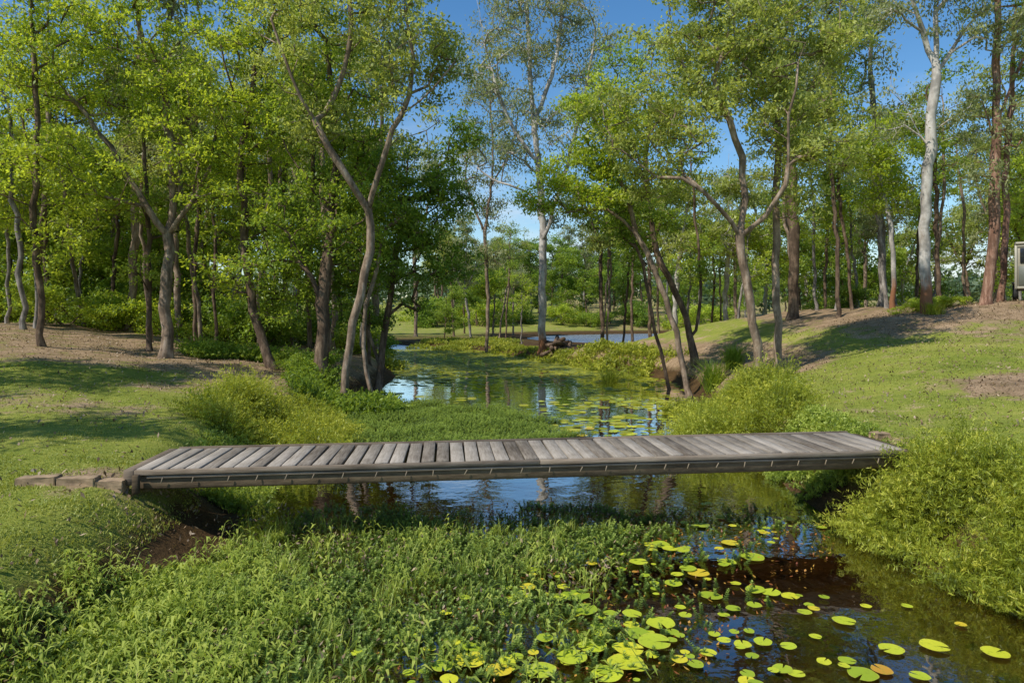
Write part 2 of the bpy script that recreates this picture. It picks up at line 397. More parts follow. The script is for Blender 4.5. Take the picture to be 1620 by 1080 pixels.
big_tree('broadleaf_tree','crooked brown double-stemmed tree on mulch bank',30,
 [(1100,560),(1078,480),(1045,420),(1030,350),(1020,250),(1030,150)],[[(1098,540),(1104,440),(1090,330),(1080,200)]],
 [(1040,330,50,60),(1085,240,70,70),(1010,200,70,60),(1100,410,35,45),(1060,120,90,70),(980,110,60,60)],112,.2,B_brown,L_green,seed=11)
big_tree('gum_tree','crooked tan gum with wide olive crown beside the grass slope',22,
 [(1202,583),(1190,510),(1178,440),(1168,375)],
 [[(1168,375),(1130,330),(1070,290),(1010,265)],[(1168,375),(1205,345),(1228,300),(1226,200),(1240,100)],[(1168,375),(1180,280),(1150,190),(1120,100)]],
 [(1000,200,80,70),(1080,175,80,80),(1160,120,90,80),(1240,180,80,70),(1290,250,60,50),(1060,280,70,35),(1315,150,60,60),(1130,30,130,70),(1200,-70,140,60)],230,.18,B_tan,L_olive,seed=12,leaf=(.15,.068),droop=.6)
big_tree('gum_tree','straight slender brown tree beside the grass slope',23,
 [(1232,577),(1232,480),(1234,380),(1236,270),(1228,180),(1240,40)],[],
 [(1230,110,90,80),(1290,40,90,70),(1200,10,80,60),(1260,320,40,30)],76,.17,B_tan,L_olive,seed=13)
big_tree('gum_tree','large dark-trunked gum rising behind the slope',36,
 [(1255,512),(1254,400),(1252,280),(1250,130),(1250,-30)],[[(1252,250),(1210,150),(1180,60)],[(1251,200),(1300,110),(1330,30)]],
 [(1250,-20,120,90),(1175,60,80,80),(1325,70,80,90),(1290,150,60,50)],100,.34,B_brown,L_grey,seed=14,leaf=(.2,.085),sig=.32,rc=.9,droop=1)
big_tree('gum_tree','tall straight white-trunked gum with rusty base on the bank crest',28,
 [(1468,468),(1466,360),(1467,240),(1472,130),(1480,20),(1486,-100)],
 [[(1474,100),(1440,30),(1410,-40)],[(1474,130),(1520,60),(1560,0)],[(1467,240),(1440,190),(1415,150)],[(1479,30),(1510,-30),(1530,-80)]],
 [(1410,50,55,65),(1500,0,80,50),(1560,50,45,50),(1460,-80,150,70),(1395,190,40,40),(1520,200,30,30)],95,.27,B_white,L_grey,seed=15,leaf=(.17,.065),droop=1.2,per=26,tip=.006)
big_tree('gum_tree','reddish stringybark gum with tall straight trunk near the trailer',28.5,
 [(1560,478),(1568,360),(1572,240),(1576,100),(1578,-60)],[[(1574,240),(1555,160),(1530,80)],[(1576,200),(1610,120),(1640,40)]],
 [(1555,170,40,50),(1605,60,60,70),(1620,200,50,50),(1560,-50,120,70),(1545,300,25,35)],70,.27,B_red,L_grey,seed=16,leaf=(.17,.065),droop=1.1)
big_tree('gum_tree','second reddish gum standing close to its neighbour',30,
 [(1582,478),(1590,380),(1594,260),(1602,120),(1612,-30)],[],
 [(1640,120,50,70),(1600,10,80,70),(1620,300,30,40)],40,.17,B_red,L_green,seed=17,leaf=(.17,.07))
big_tree('gum_tree','grey-trunked gum with green crown behind the slope',38,
 [(1395,486),(1394,400),(1390,300),(1380,150),(1370,20)],[],
 [(1375,200,55,60),(1335,110,50,70),(1400,330,50,50),(1370,0,70,70)],85,.26,B_grey,L_grey,seed=18,leaf=(.2,.085),sig=.32,rc=.9)
big_tree('paperbark_tree','small white-stemmed tree with bright green crown',33,
 [(1412,488),(1411,400),(1400,300),(1385,240)],[],
 [(1385,235,55,35),(1405,300,40,40),(1350,260,40,25)],60,.14,B_white,L_bright,seed=19)
big_tree('broadleaf_tree','yellow-green leafy tree behind the trailer',36,
 [(1640,478),(1636,420),(1630,350)],[],
 [(1610,350,50,60),(1640,280,60,60),(1590,430,40,35)],100,.16,B_brown,L_bright,seed=20)
big_tree('broadleaf_tree','thin leaning tree at the water edge under the canopy',24.5,
 [(590,592),(575,520),(590,450),(612,360)],[],[(610,340,60,50),(570,400,40,40)],30,.10,B_tan,L_green,seed=21)
big_tree('broadleaf_tree','thin curving stem rising from the creek bank',28,
 [(1062,580),(1030,500),(1012,420),(990,350)],[],[(985,340,50,40),(1010,400,30,30)],34,.09,B_brown,L_green,seed=22)
for i,(x,y,hh) in enumerate([(-15.0,7.5,10),(-19.5,12.5,11),(-17.5,17.0,10)]):
    rg=np.random.default_rng(50+i); b0=np.array([x,y,float(H(x,y))-.08])
    T=[np.array([[0,0,0],[.1,0,hh*.3],[-.2,.1,hh*.6],[0,0,hh]])]
    B=[((0,0,hh*.75),(2.6,2.6,1.9)),((.6,.5,hh*.95),(2.0,2.2,1.6)),((-1,.2,hh*.6),(1.9,1.9,1.2))]
    (tv,tf),(cv,cf,ct)=tree_parts(T,B,84,rg,.18,32,(.17,.08),.25,.5)
    e=empty('broadleaf_tree',b0); tag(e,'leafy green shade tree beside the lawn','tree')
    obj('trunk',mesh('trunk',tv,tf,B_brown,smooth=True),e); obj('crown',mesh('crown',cv,cf,L_bright,ct),e)

def kind(seed,h,style):
    rg=np.random.default_rng(seed)
    lean=rg.normal()*.5
    T=[np.array([[0,0,0],[lean*.4,.1,h*.25],[lean,.0,h*.55],[lean*.7,.2,h*.95]])]
    if style=='gum':
        T.append(np.array([[lean*.9,0,h*.45],[lean+1.3,.6,h*.68],[lean+2.1,.9,h*.9]]))
        T.append(np.array([[lean*.9,0,h*.5],[lean-1.3,-.5,h*.7],[lean-1.8,-.9,h*.92]]))
        B=[((lean+rg.normal()*1.6,rg.normal()*1.4,h*rg.uniform(.5,.98)),(1.6,1.6,1.4)) for _ in range(8)]
        return tree_parts(T,B,66,rg,.18,28,(.27,.115),.32,1.1,rc=.95,minz=h*.3,tip=.014,nsub=4)
    if style=='pole':
        B=[((lean+rg.normal()*.8,rg.normal()*.8,h*rg.uniform(.5,1)),(1.0,1.0,1.2)) for _ in range(6)]
        return tree_parts(T,B,28,rg,.10,26,(.2,.085),.27,.8,rc=.8,minz=h*.35,tip=.008,nsub=4,wob=.06)
    if style=='bushy':
        B=[((lean*.5+rg.normal()*1.5,rg.normal()*1.4,h*rg.uniform(.25,.95)),(1.9,1.9,1.6)) for _ in range(9)]
        return tree_parts(T,B,92,rg,.14,28,(.26,.13),.31,.4,rc=.85,minz=h*.12,tip=.011)
    if style=='shrub':
        T=[np.array([[0,0,0],[.1,0,.4],[.2,.1,.9]]),np.array([[0,0,.1],[-.5,.2,.6],[-.8,.2,1.0]]),np.array([[0,0,.1],[.5,-.3,.6],[.9,-.3,1.0]])]
        B=[((rg.normal()*.9,rg.normal()*.7,rg.uniform(.4,1.8)),(.9,.9,.6)) for _ in range(6)]
        return tree_parts(T,B,48,rg,.06,26,(.17,.08),.22,.3,rc=.5,minz=.2,tip=.006,step=.4)
def mk(name,seed,h,style,bark,leafm):
    (tv,tf),(cv,cf,ct)=kind(seed,h,style)
    return name,mesh(name+'_trunk',tv,tf,bark,smooth=True),mesh(name+'_crown',cv,cf,leafm,ct),h,style
K=[mk('gum_tree',1,17,'gum',B_tan,L_grey),mk('gum_tree',2,20,'gum',B_brown,L_olive),mk('gum_tree',3,15,'gum',B_grey,L_grey),
   mk('gum_tree',7,18,'gum',B_white,L_olive),
   mk('woodland_tree',4,11,'bushy',B_brown,L_green),mk('woodland_tree',5,13,'bushy',B_brown,L_dark),mk('woodland_tree',6,9,'bushy',B_tan,L_bright),
   mk('sapling_tree',21,13,'pole',B_brown,L_green),mk('sapling_tree',22,15,'pole',B_tan,L_olive),mk('sapling_tree',23,12,'pole',B_grey,L_bright)]
SH=[mk('shrub',8,2,'shrub',B_brown,L_green),mk('shrub',9,2,'shrub',B_brown,L_bright),mk('shrub',10,2,'shrub',B_brown,L_dark)]
LAB={0:'tall tan-trunked gum with grey-green crown in the woodland',1:'tall brown-trunked gum with olive crown in the woodland',2:'grey-trunked gum with thin crown in the woodland',
 3:'pale-trunked gum with olive crown in the woodland',4:'leafy green woodland tree with low branches',5:'taller dark green woodland tree with low branches',6:'bright green small woodland tree',
 7:'slender brown-stemmed young tree in the woodland',8:'slender tan-stemmed young gum with olive leaves',9:'slender grey-stemmed young tree with bright leaves'}
def place(k,x,y,s,rz,group,cat='tree',label=None):
    nm,tm,cm,h,st=k
    e=empty(nm,(x,y,float(H(x,y))-.1)); e.rotation_euler=(rng.normal()*.04,rng.normal()*.04,rz); e.scale=(s,s,s*float(rng.uniform(.88,1.15)))
    tag(e,label,cat,group)
    if st=='shrub': obj('stem',tm,e); obj('foliage',cm,e)
    else: obj('trunk',tm,e); obj('crown',cm,e)
    return e
PL=[]
def scatter(n,pxa,pxb,Da,Db,kinds,group,sc=(.8,1.15),mind=2.2):
    c=0;tries=0
    while c<n and tries<8000:
        tries+=1
        D=math.sqrt(rng.uniform(Da**2,Db**2)); px=rng.uniform(pxa,pxb); x=(px-810)/F*D
        if float(H(x,D))<.3: continue
        if any((x-a)**2+(D-b)**2<mind**2 for a,b in PL): continue
        PL.append((x,D)); c+=1; ki=int(rng.choice(kinds))
        place(K[ki],x,D,rng.uniform(*sc),rng.uniform(0,6.28),group,label=LAB[ki])
scatter(38,-120,600,28,42,[7,8,9],'woodland trees beyond the lawn',(.75,1.15),1.3)
scatter(15,-120,600,34,46,[0,1,2,4,5,6],'woodland trees beyond the lawn')
scatter(34,-120,680,48,90,[0,1,2,3,4,5,6],'woodland trees beyond the lawn',(.9,1.25),3.0)
scatter(22,1130,1600,33,48,[7,8,9,8],'trees behind the grass slope',(.7,1.0),1.3)
scatter(5,1290,1740,40,50,[0,1,2,3,6],'trees behind the grass slope',(.65,.85))
scatter(26,1150,1780,52,90,[0,1,2,3,4,5],'trees behind the grass slope',(.65,.95),3.2)
scatter(10,940,1150,44,60,[7,8,9,3],'trees beside the pond',(.65,.95),1.6)
scatter(36,640,1250,124,165,[0,1,4,5,4,5,2],'trees beyond the pond',(.9,1.3),3.5)
for (px,D,ki,s) in [(703,72,4,.5),(800,75,7,.9),(955,50,1,.8),(985,54,7,.9),(1028,47,1,.7),(1045,52,8,.9),(825,66,9,.7),(745,80,2,.8),(780,90,6,.9),(735,95,5,.8),(812,100,0,.8),(790,82,8,1.0),(718,84,1,.7)]:
    x=(px-810)/F*D
    place(K[ki],x,D,s,rng.uniform(0,6.28),'trees beside the pond',label=LAB[ki])
SL=['green leafy shrub under the trees','bright green leafy shrub under the trees','dark green shrub under the trees']
def shrub(px,D,ki,s,label=None):
    x=(px-810)/F*D
    if float(H(x,D))<.15: return
    place(SH[ki],x,D,s,rng.uniform(0,6.28),'understorey shrubs under the trees',cat='shrub',label=label or SL[ki])
for i in range(30): shrub(rng.uniform(-60,610),rng.uniform(34,47),int(rng.choice([0,1,1,2])),rng.uniform(.7,1.5))
for i in range(9): shrub(rng.uniform(460,625),rng.uniform(22.5,26),int(rng.choice([0,2])),rng.uniform(.3,.5))
for i in range(18): shrub(rng.uniform(1180,1650),rng.uniform(40,60),int(rng.choice([0,1,2])),rng.uniform(.5,1.1))
for i in range(4): shrub(1440+i*18,29.3+.2*i,1,.3,'low yellow-green shrub at a gum base')
for i in range(18): shrub(rng.uniform(640,1150),rng.uniform(121,135),int(rng.choice([0,1,2])),rng.uniform(1.2,2.2))

rg=np.random.default_rng(77); C=[];T=[]
for i in range(800):
    D=rg.uniform(165,420); x=rg.uniform(-1.1,1.1)*D; z=float(H(x,D)); h=rg.uniform(7,15); w_=rg.uniform(2.5,4.5)
    n=100; u=unit(rg.normal(size=(n,3)))*rg.uniform(.6,1,(n,1)); c=np.array([x,D,z+h*.55])+u*np.array([w_,w_,h*.5])
    C.append(c); T.append(np.full(n,rg.uniform(.2,.75)))
C=np.concatenate(C);T=np.concatenate(T)+rg.uniform(-.2,.2,len(C))
V,Fc=leafquads(C,rg.uniform(1.0,2.0,len(C)),rg.uniform(.7,1.4,len(C)),rg,.2)
o=obj('distant_woodland',mesh('distant_woodland',V,Fc,L_far,np.repeat(T,4))); o["kind"]="stuff"; tag(o,'distant hazy eucalypt woodland on low hills','woodland')

# ------------------------------------------------------------------ ground cover
def blades(B,h,lean,w,rg,tint):
    n=len(B); az=rg.uniform(0,2*math.pi,n); a=np.stack([np.cos(az),np.sin(az),0*az],1); s=np.stack([-np.sin(az),np.cos(az),0*az],1)
    up=np.array([0,0,1.]); h=h[:,None];lean=lean[:,None];w=w[:,None]
    m=B+a*lean*.35+up*h*.65; t=B+a*lean+up*h
    V=np.stack([B-s*w*.5,B+s*w*.5,m+s*w*.4,m-s*w*.4,t],1).reshape(-1,3); i=np.arange(n)*5
    return V,[np.stack([i,i+1,i+2,i+3],1),np.stack([i+3,i+2,i+4],1)],np.repeat(tint,5)
def stuff(name,V,Fs,mat,tint,label,cat):
    o=obj(name,mesh(name,V,Fs,mat,tint)); o["kind"]="stuff"; tag(o,label,cat); return o
rg=np.random.default_rng(5)
def rnd(n,x0,x1,y0,y1): return rg.uniform(x0,x1,n),rg.uniform(y0,y1,n)
xa,ya=rnd(120000,-15,-3.8,5,20); xc,yc=rnd(40000,-8,-3.9,5,10); xb,yb=rnd(130000,5,17,8,24)
x=np.concatenate([xa,xc,xb]);y=np.concatenate([ya,yc,yb])
cl=np.sin(x*2.1+np.sin(y*1.3)*2)*np.sin(y*2.6+np.sin(x*1.7)*1.5)
keep=(np.abs(x)/y<.82)&(H(x,y)>.3)&(rg.random(len(x))>dirtf(x,y)*1.3)&(rg.random(len(x))<.75+.35*cl)
x=x[keep];y=y[keep];cl=cl[keep]; n=len(x); B=np.stack([x,y,H(x,y)-.005],1)
tn=.55+.22*np.sin(x*1.1+y*.4)*np.sin(y*1.3)
V,Fs,t=blades(B,rg.uniform(.012,.04,n)*(1+.4*cl),rg.uniform(0,.05,n),rg.uniform(.007,.014,n),rg,np.clip(tn+rg.normal(0,.2,n),0,1))
stuff('lawn_grass',V,Fs,L_lawn,t,'short mown green grass on the creek banks','grass')
x=np.concatenate([rg.uniform(-22,-3.8,15000),rg.uniform(5,24,18000)]); y=np.concatenate([rg.uniform(6,30,15000),rg.uniform(9,32,18000)])
k=(H(x,y)>.3)&(rg.random(len(x))<.25+dirtf(x,y)); x=x[k];y=y[k]; C=np.stack([x,y,H(x,y)+rg.uniform(.015,.06,len(x))],1)
V,Fc=leafquads(C,rg.uniform(.05,.12,len(x)),rg.uniform(.02,.05,len(x)),rg,0,.3)
stuff('leaf_litter',V,Fc,L_litter,np.repeat(rg.random(len(x)),4),'dry brown fallen leaves scattered over the banks','leaves')
def mound(name,label,cs,nst,seed,mat,leaf=(.06,.013),nl=22,lean=(.2,.9)):
    rg=np.random.default_rng(seed)
    cs=np.array(cs); w=cs[:,2]**2; idx=rg.choice(len(cs),nst,p=w/w.sum())
    q=np.sqrt(rg.random(nst)); an=rg.uniform(0,6.283,nst); u=np.stack([np.cos(an)*q,np.sin(an)*q],1); r=cs[idx,2][:,None]
    b=cs[idx,:2]+u*r; hx=cs[idx,3]*rg.uniform(.5,1.3,nst)*(1-.65*q**2)
    bz=np.maximum(H(b[:,0],b[:,1]),-.02)
    az=an+rg.normal(size=nst)*.7; ln=cs[idx,3]*rg.uniform(lean[0],lean[1],nst)*(.4+.8*q)
    t=rg.uniform(.1,1,(nst,nl))
    px=b[:,0,None]+np.cos(az)[:,None]*ln[:,None]*t**1.8; py=b[:,1,None]+np.sin(az)[:,None]*ln[:,None]*t**1.8
    pz=bz[:,None]+hx[:,None]*(1.5*t-.5*t**3)
    pz=np.maximum(pz,np.maximum(H(px,py),0)+.02)
    C=np.stack([px,py,pz],-1).reshape(-1,3)+rg.normal(size=(nst*nl,3))*.012
    ct=rg.uniform(-.25,.2,len(cs))[idx]
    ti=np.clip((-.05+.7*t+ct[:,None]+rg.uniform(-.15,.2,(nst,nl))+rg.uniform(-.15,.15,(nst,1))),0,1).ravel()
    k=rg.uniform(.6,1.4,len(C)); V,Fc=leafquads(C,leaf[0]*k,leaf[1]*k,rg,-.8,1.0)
    B=np.stack([b[:,0],b[:,1],bz],1)
    V2,F2,t2=blades(B,hx*1.15,ln,np.full(nst,.009),rg,np.clip(rg.normal(.4,.2,nst),0,1))
    F2=[f+len(V) for f in F2]
    return stuff(name,np.concatenate([V,V2]),[Fc]+F2,mat,np.concatenate([np.repeat(ti,4),t2]),label,'plants')
srg=np.random.default_rng(3)
def strip(px0,px1,D0,D1,n,r,h):
    out=[]
    for i in range(n):
        t=(i+srg.random())/n; D=D0+(D1-D0)*srg.random(); px=px0+(px1-px0)*t
        out.append(((px-810)/F*D,D,r*srg.uniform(.6,1.3),h*srg.uniform(.6,1.3)))
    return out
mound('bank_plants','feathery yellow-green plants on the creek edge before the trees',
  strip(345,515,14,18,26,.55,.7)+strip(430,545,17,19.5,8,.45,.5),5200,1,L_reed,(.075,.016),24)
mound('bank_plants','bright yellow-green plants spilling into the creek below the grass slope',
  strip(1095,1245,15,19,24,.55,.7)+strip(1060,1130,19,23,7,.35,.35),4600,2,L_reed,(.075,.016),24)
RB=[]
for yy in srg.uniform(5.6,9.3,60):
    xx=srg.uniform(5.5,7.7); RB.append((xx,yy,srg.uniform(.18,.4),srg.uniform(.3,.7) if xx<6.4 else srg.uniform(.2,.42)))
RB+=[(srg.uniform(-.05,.4)+float(xr(yy)),yy,.26,srg.uniform(.22,.45)) for yy in srg.uniform(5.4,9.5,26)]+[(srg.uniform(5.0,6.1),yy,.28,srg.uniform(.45,.75)) for yy in srg.uniform(8.75,9.25,9)]
mound('bank_plants','dense feathery yellow-green bush beside the footbridge end',RB,7800,4,L_reed,(.062,.0115),30,(.3,1.15))
mound('reed_bed','yellow-green reeds along the far creek bank',
  [(float(xr(yy))+srg.uniform(-.3,2.0),yy,.8,.5 if yy<42 else .26) for yy in srg.uniform(34,58,80)]+[(float(xl(yy))-srg.uniform(-.3,3),yy,1.0,.6) for yy in srg.uniform(38,72,70)]
  +[(srg.uniform(-9,0),yy,1.2,.4) for yy in srg.uniform(60,74,40)],11000,5,L_reed,(.2,.05),9)
mound('bank_plants','low green weeds along the creek margin',
  [(float(xl(yy))+srg.uniform(-.1,.5),yy,.3,.18) for yy in srg.uniform(5.2,8,26)]+[(float(xl(yy))-srg.uniform(-.3,.6),yy,.35,.3) for yy in srg.uniform(10.5,14,20)]+[(float(xr(yy))+srg.uniform(.05,1.1),yy,.3,.2) for yy in srg.uniform(9.6,14.5,44)],5200,6,L_lance,(.06,.02),13)
mound('fern_bank','ferny green undergrowth beside the creek trees',
  strip(470,620,20.5,24,22,.55,.5)+strip(300,470,26,29,14,.6,.55),3800,7,L_green,(.12,.035),20)
def tussock(px,D,r,seed,label):
    rg=np.random.default_rng(seed); x=(px-810)/F*D; z=float(H(x,D)); n=420
    B=np.stack([rg.normal(0,.13,n),rg.normal(0,.13,n),np.zeros(n)],1)
    V,Fs,t=blades(B,rg.uniform(.5,1.15,n)*r,rg.uniform(.1,1.1,n)*r,np.full(n,.022),rg,np.clip(rg.normal(.45,.2,n),0,1))
    o=obj('grass_tussock',mesh('grass_tussock',V,Fs,L_reed if seed%2 else L_green,t),None,(x,D,z-.03)); tag(o,label,'grass tussock','spiky tussocks on the creek bank')
tussock(965,31,1.25,1,'spiky arching green grass tussock beside the water'); tussock(1128,25,1.15,2,'dark spiky mat-rush tussock under the trees')
tussock(1160,26,1.0,4,'dark spiky mat-rush tussock under the trees'); tussock(990,33,.8,3,'small spiky grass tussock beside the water')
tussock(1478,27.6,.5,5,'small yellow-green tussock at a gum base')

def weed_right(y): return np.interp(y,[5,5.6,7.2,8.7,10.8,11.4],[-1.4,-1.0,.4,1.5,2.8,3.0])
def weed_left(y): return np.interp(y,[5,7,8,9.5,11],[-4.6,-4.1,-3.7,-3.2,-3.2])
def patch(x,y): return np.sin(x*2.3+1.1*np.sin(y*1.9))*np.cos(y*2.7+1.3*np.sin(x*1.4))
def patch2(x,y): return np.sin(x*1.1+2.0+1.3*np.sin(y*.9+x))*np.sin(y*1.3+1.7*np.sin(x*.8+1))
rg=np.random.default_rng(9)
def sprigs(P,h,rg,wh=7,lv=7,rad=.042):
    n=len(P); lean=rg.normal(size=(n,2))*.5
    a=rg.uniform(0,6.28,(n,wh,lv))*.15+np.arange(lv)[None,None,:]*2*math.pi/lv+rg.uniform(0,6.28,(n,wh,1))
    t=((np.arange(wh)+.6)/wh)[None,:,None]*np.ones((n,1,lv))
    hh=h[:,None,None]; c=np.stack([P[:,0,None,None]+lean[:,0,None,None]*hh*t,P[:,1,None,None]+lean[:,1,None,None]*hh*t,P[:,2,None,None]+hh*t],-1)
    r=rad*(h/.16)[:,None,None]**.4*(1.15-.6*t)*rg.uniform(.8,1.2,(n,wh,lv))
    d=np.stack([np.cos(a),np.sin(a),.2+.8*t**2],-1); s=np.stack([-np.sin(a),np.cos(a),0*a],-1)
    tip=c+d*r[...,None]; mid=c+d*r[...,None]*.45; wd=(r*.22)[...,None]
    V=np.stack([c,mid+s*wd,tip,mid-s*wd],-2).reshape(-1,3)
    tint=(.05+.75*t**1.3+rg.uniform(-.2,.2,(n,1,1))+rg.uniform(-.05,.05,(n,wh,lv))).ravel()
    return V,np.arange(len(V)).reshape(-1,4),np.repeat(np.clip(tint,0,1),4)
ytop=lambda x:10.5+.3*np.sin(x*2.2)+.15*np.sin(x*6)
x,y=rg.uniform(-4.6,5,17000),rg.uniform(5.0,11.2,17000)
wr=weed_right(y)+.35*np.sin(y*2.1)+.25*np.sin(y*5.3+1)
pt=patch(x,y); p2=patch2(x,y)
prob=(1-ss(-1.3,.7,x-wr))*np.clip(.70+.5*pt-.6*(p2>.4),.05,1)+.08*(x<wr+2.0)+.32*((pt>.5)&(x<wr+1.3)); keep=(x>weed_left(y)+.3*pt)&(rg.random(len(x))<prob)&(y<ytop(x))
x=x[keep];y=y[keep]
LIMY=[11.5,13,17,20,22,23.5]; LIMX=[-1.5,0,1.7,.8,-.6,-3]
x2,y2=rg.uniform(-5.6,2,14000),rg.uniform(14.3,23.5,14000); k2=(x2>xl(y2)-.2)&(x2<np.interp(y2,LIMY,LIMX)+.4*np.sin(y2*3))&(rg.random(len(x2))<.9)
x=np.concatenate([x,x2[k2]]);y=np.concatenate([y,y2[k2]])
P=np.stack([x,y,np.maximum(0,H(x,y))-.01],1)
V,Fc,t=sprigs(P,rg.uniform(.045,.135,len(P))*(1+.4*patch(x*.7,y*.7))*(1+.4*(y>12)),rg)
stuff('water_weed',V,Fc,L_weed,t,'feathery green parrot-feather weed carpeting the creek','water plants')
n=60000; x,y=rg.uniform(-4.6,4.5,n),rg.uniform(5,11.2,n); wr=weed_right(y)+.35*np.sin(y*2.1)
k=(x>weed_left(y))&(rg.random(n)<(1-ss(-1.1,.5,x-wr))*(.6+.5*patch(x,y)))&(y<ytop(x)); x=x[k];y=y[k]
x2,y2=rg.uniform(-5.6,2,34000),rg.uniform(14.3,23.5,34000); k2=(x2>xl(y2)-.3)&(x2<np.interp(y2,LIMY,LIMX)-.1)
x=np.concatenate([x,x2[k2]]);y=np.concatenate([y,y2[k2]])
C=np.stack([x,y,np.maximum(0,H(x,y))+rg.uniform(.005,.06,len(x))],1)
V,Fc=leafquads(C,rg.uniform(.03,.07,len(x)),rg.uniform(.012,.03,len(x)),rg,0,.5)
stuff('floating_leaves',V,Fc,L_weed,np.repeat(np.clip(rg.normal(.32,.22,len(x)),0,1),4),'mat of small floating leaves between the weeds','water plants')
n=7500; x=rg.uniform(-4.8,3,n); y=rg.uniform(5.2,10.6,n); k=(x<weed_right(y)+.3)&(rg.random(n)<.35+.65*(patch2(x,y)>.35)); x=x[k];y=y[k]
C=np.stack([x,y,np.maximum(0,H(x,y))+rg.uniform(.02,.13,len(x))],1); V,Fc=leafquads(C,rg.uniform(.03,.09,len(x)),rg.uniform(.012,.035,len(x)),rg,0,.4)
stuff('dead_leaves',V,Fc,L_litter,np.repeat(rg.random(len(x)),4),'brown dead leaves caught among the creek weeds','leaves')
def lance(xy,seed,hs=(.25,.5)):
    rg=np.random.default_rng(seed); VV=[];FF=[];TT=[];base=0
    for (x,y) in xy:
        z=max(0,float(H(x,y))); h=rg.uniform(*hs); m=int(rg.integers(7,12)); l=rg.normal(size=2)*.35
        t=(np.arange(m)+1)/m; c=np.stack([x+l[0]*h*t**2,y+l[1]*h*t**2,z+h*t],1)
        az=np.arange(m)*2.4+rg.uniform(0,6.28); a=np.stack([np.cos(az),np.sin(az),0*az],1); s=np.stack([-np.sin(az),np.cos(az),0*az],1); L=(rg.uniform(.09,.19,m)*(1.1-.5*t))[:,None]
        up=np.array([0,0,1.]); p1=c+a*L*.5+up*L*.3; tip=c+a*L+up*L*rg.uniform(-.4,.35,(m,1)); w=L*.11
        V=np.stack([c,p1+s*w,tip,p1-s*w],1).reshape(-1,3); VV.append(V); FF.append(np.arange(len(V)).reshape(-1,4)+base); base+=len(V)
        TT.append(np.full(len(V),.62)+np.repeat(rg.uniform(-.3,.4,m),4))
        st=np.array([[x-.004,y,z],[x+.004,y,z],[c[-1][0]+.003,c[-1][1],c[-1][2]],[c[-1][0]-.003,c[-1][1],c[-1][2]]]); VV.append(st); FF.append(np.arange(4)[None,:]+base); base+=4; TT.append(np.full(4,.5))
    return np.concatenate(VV),np.concatenate(FF),np.clip(np.concatenate(TT),0,1)
xy=[(rg.uniform(-4.4,-2.0),rg.uniform(5.2,7.4)) for _ in range(340)]+[(rg.uniform(-3.7,1.2),rg.uniform(5.2,9.4)) for _ in range(170)]+[(rg.uniform(-3.8,-2.8),rg.uniform(6.5,8.6)) for _ in range(80)]
V,Fc,t=lance(xy,3,(.1,.38))
stuff('lance_leaf_weeds',V,Fc,L_lance,t,'upright lance-leaved weeds growing through the water plants','water plants')
n=3400; cx=rg.uniform(-4.2,1.4,110); cy=rg.uniform(5.2,10,110); i=rg.integers(0,110,n); hh=rg.uniform(.6,1.4,110)[i]; x=cx[i]+rg.normal(0,.07,n); y=cy[i]+rg.normal(0,.07,n)
k=(x<weed_right(y)+.2)&(x>weed_left(y)-.2); x=x[k];y=y[k];hh=hh[k];n=len(x); B=np.stack([x,y,np.maximum(0,H(x,y))],1)
V,Fs,t=blades(B,rg.uniform(.1,.22,n)*hh,rg.uniform(.05,.22,n)*hh,rg.uniform(.005,.011,n),rg,np.clip(rg.normal(.66,.2,n),0,1))
stuff('creek_grass',V,Fs,L_lance,t,'thin pale green grass tufts among the water weeds','grass')

# ------------------------------------------------------------------ lily pads
def padmat():
    m,nt=newmat('lily_pad_mat'); oi=N(nt,'ShaderNodeObjectInfo'); tc=N(nt,'ShaderNodeTexCoord')
    r=ramp(nt,[(0,(.24,.33,.02)),(.45,(.44,.50,.03)),(.84,(.57,.54,.03)),(.95,(.6,.44,.03)),(1.0,(.44,.18,.03))]); nt.links.new(oi.outputs['Random'],r.inputs[0])
    n1=noise(nt,3,4,.6,tc.outputs['Object']); gr=N(nt,'ShaderNodeTexGradient',gradient_type='SPHERICAL'); nt.links.new(tc.outputs['Object'],gr.inputs[0])
    c=mixc(nt,ss_node(nt,n1.outputs['Fac'],.5,.75),r.outputs[0],(.2,.26,.015))
    c=mixc(nt,math_(nt,'MULTIPLY',ss_node(nt,gr.outputs['Fac'],.12,0),.5),c,(.5,.42,.06))
    p=N(nt,'ShaderNodeBsdfPrincipled'); p.inputs['Roughness'].default_value=.38; nt.links.new(c,p.inputs['Base Color'])
    o=N(nt,'ShaderNodeOutputMaterial'); nt.links.new(p.outputs[0],o.inputs[0]); return m
PM=padmat(); PADS=[]
for s in range(6):
    m=26; th=np.linspace(.14,2*math.pi-.14,m); V=[[0.06,0,0.0]]
    for q,rr_,zz in ((0,.55,.0),(1,1.0,.02)):
        wv=1+.03*np.sin(th*5+s)*q; rr=rr_*wv; V+= [[math.cos(a)*b,math.sin(a)*b*(.9+.02*s),(zz*max(0,math.sin(a*2+s*1.3))*1.6)*q] for a,b in zip(th,rr)]
    F3=np.array([[0,1+i,2+i] for i in range(m-1)]); F4=np.array([[1+i,1+m+i,2+m+i,2+i] for i in range(m-1)])
    PADS.append(mesh('lily_pad',V,[F3,F4],PM,smooth=True))
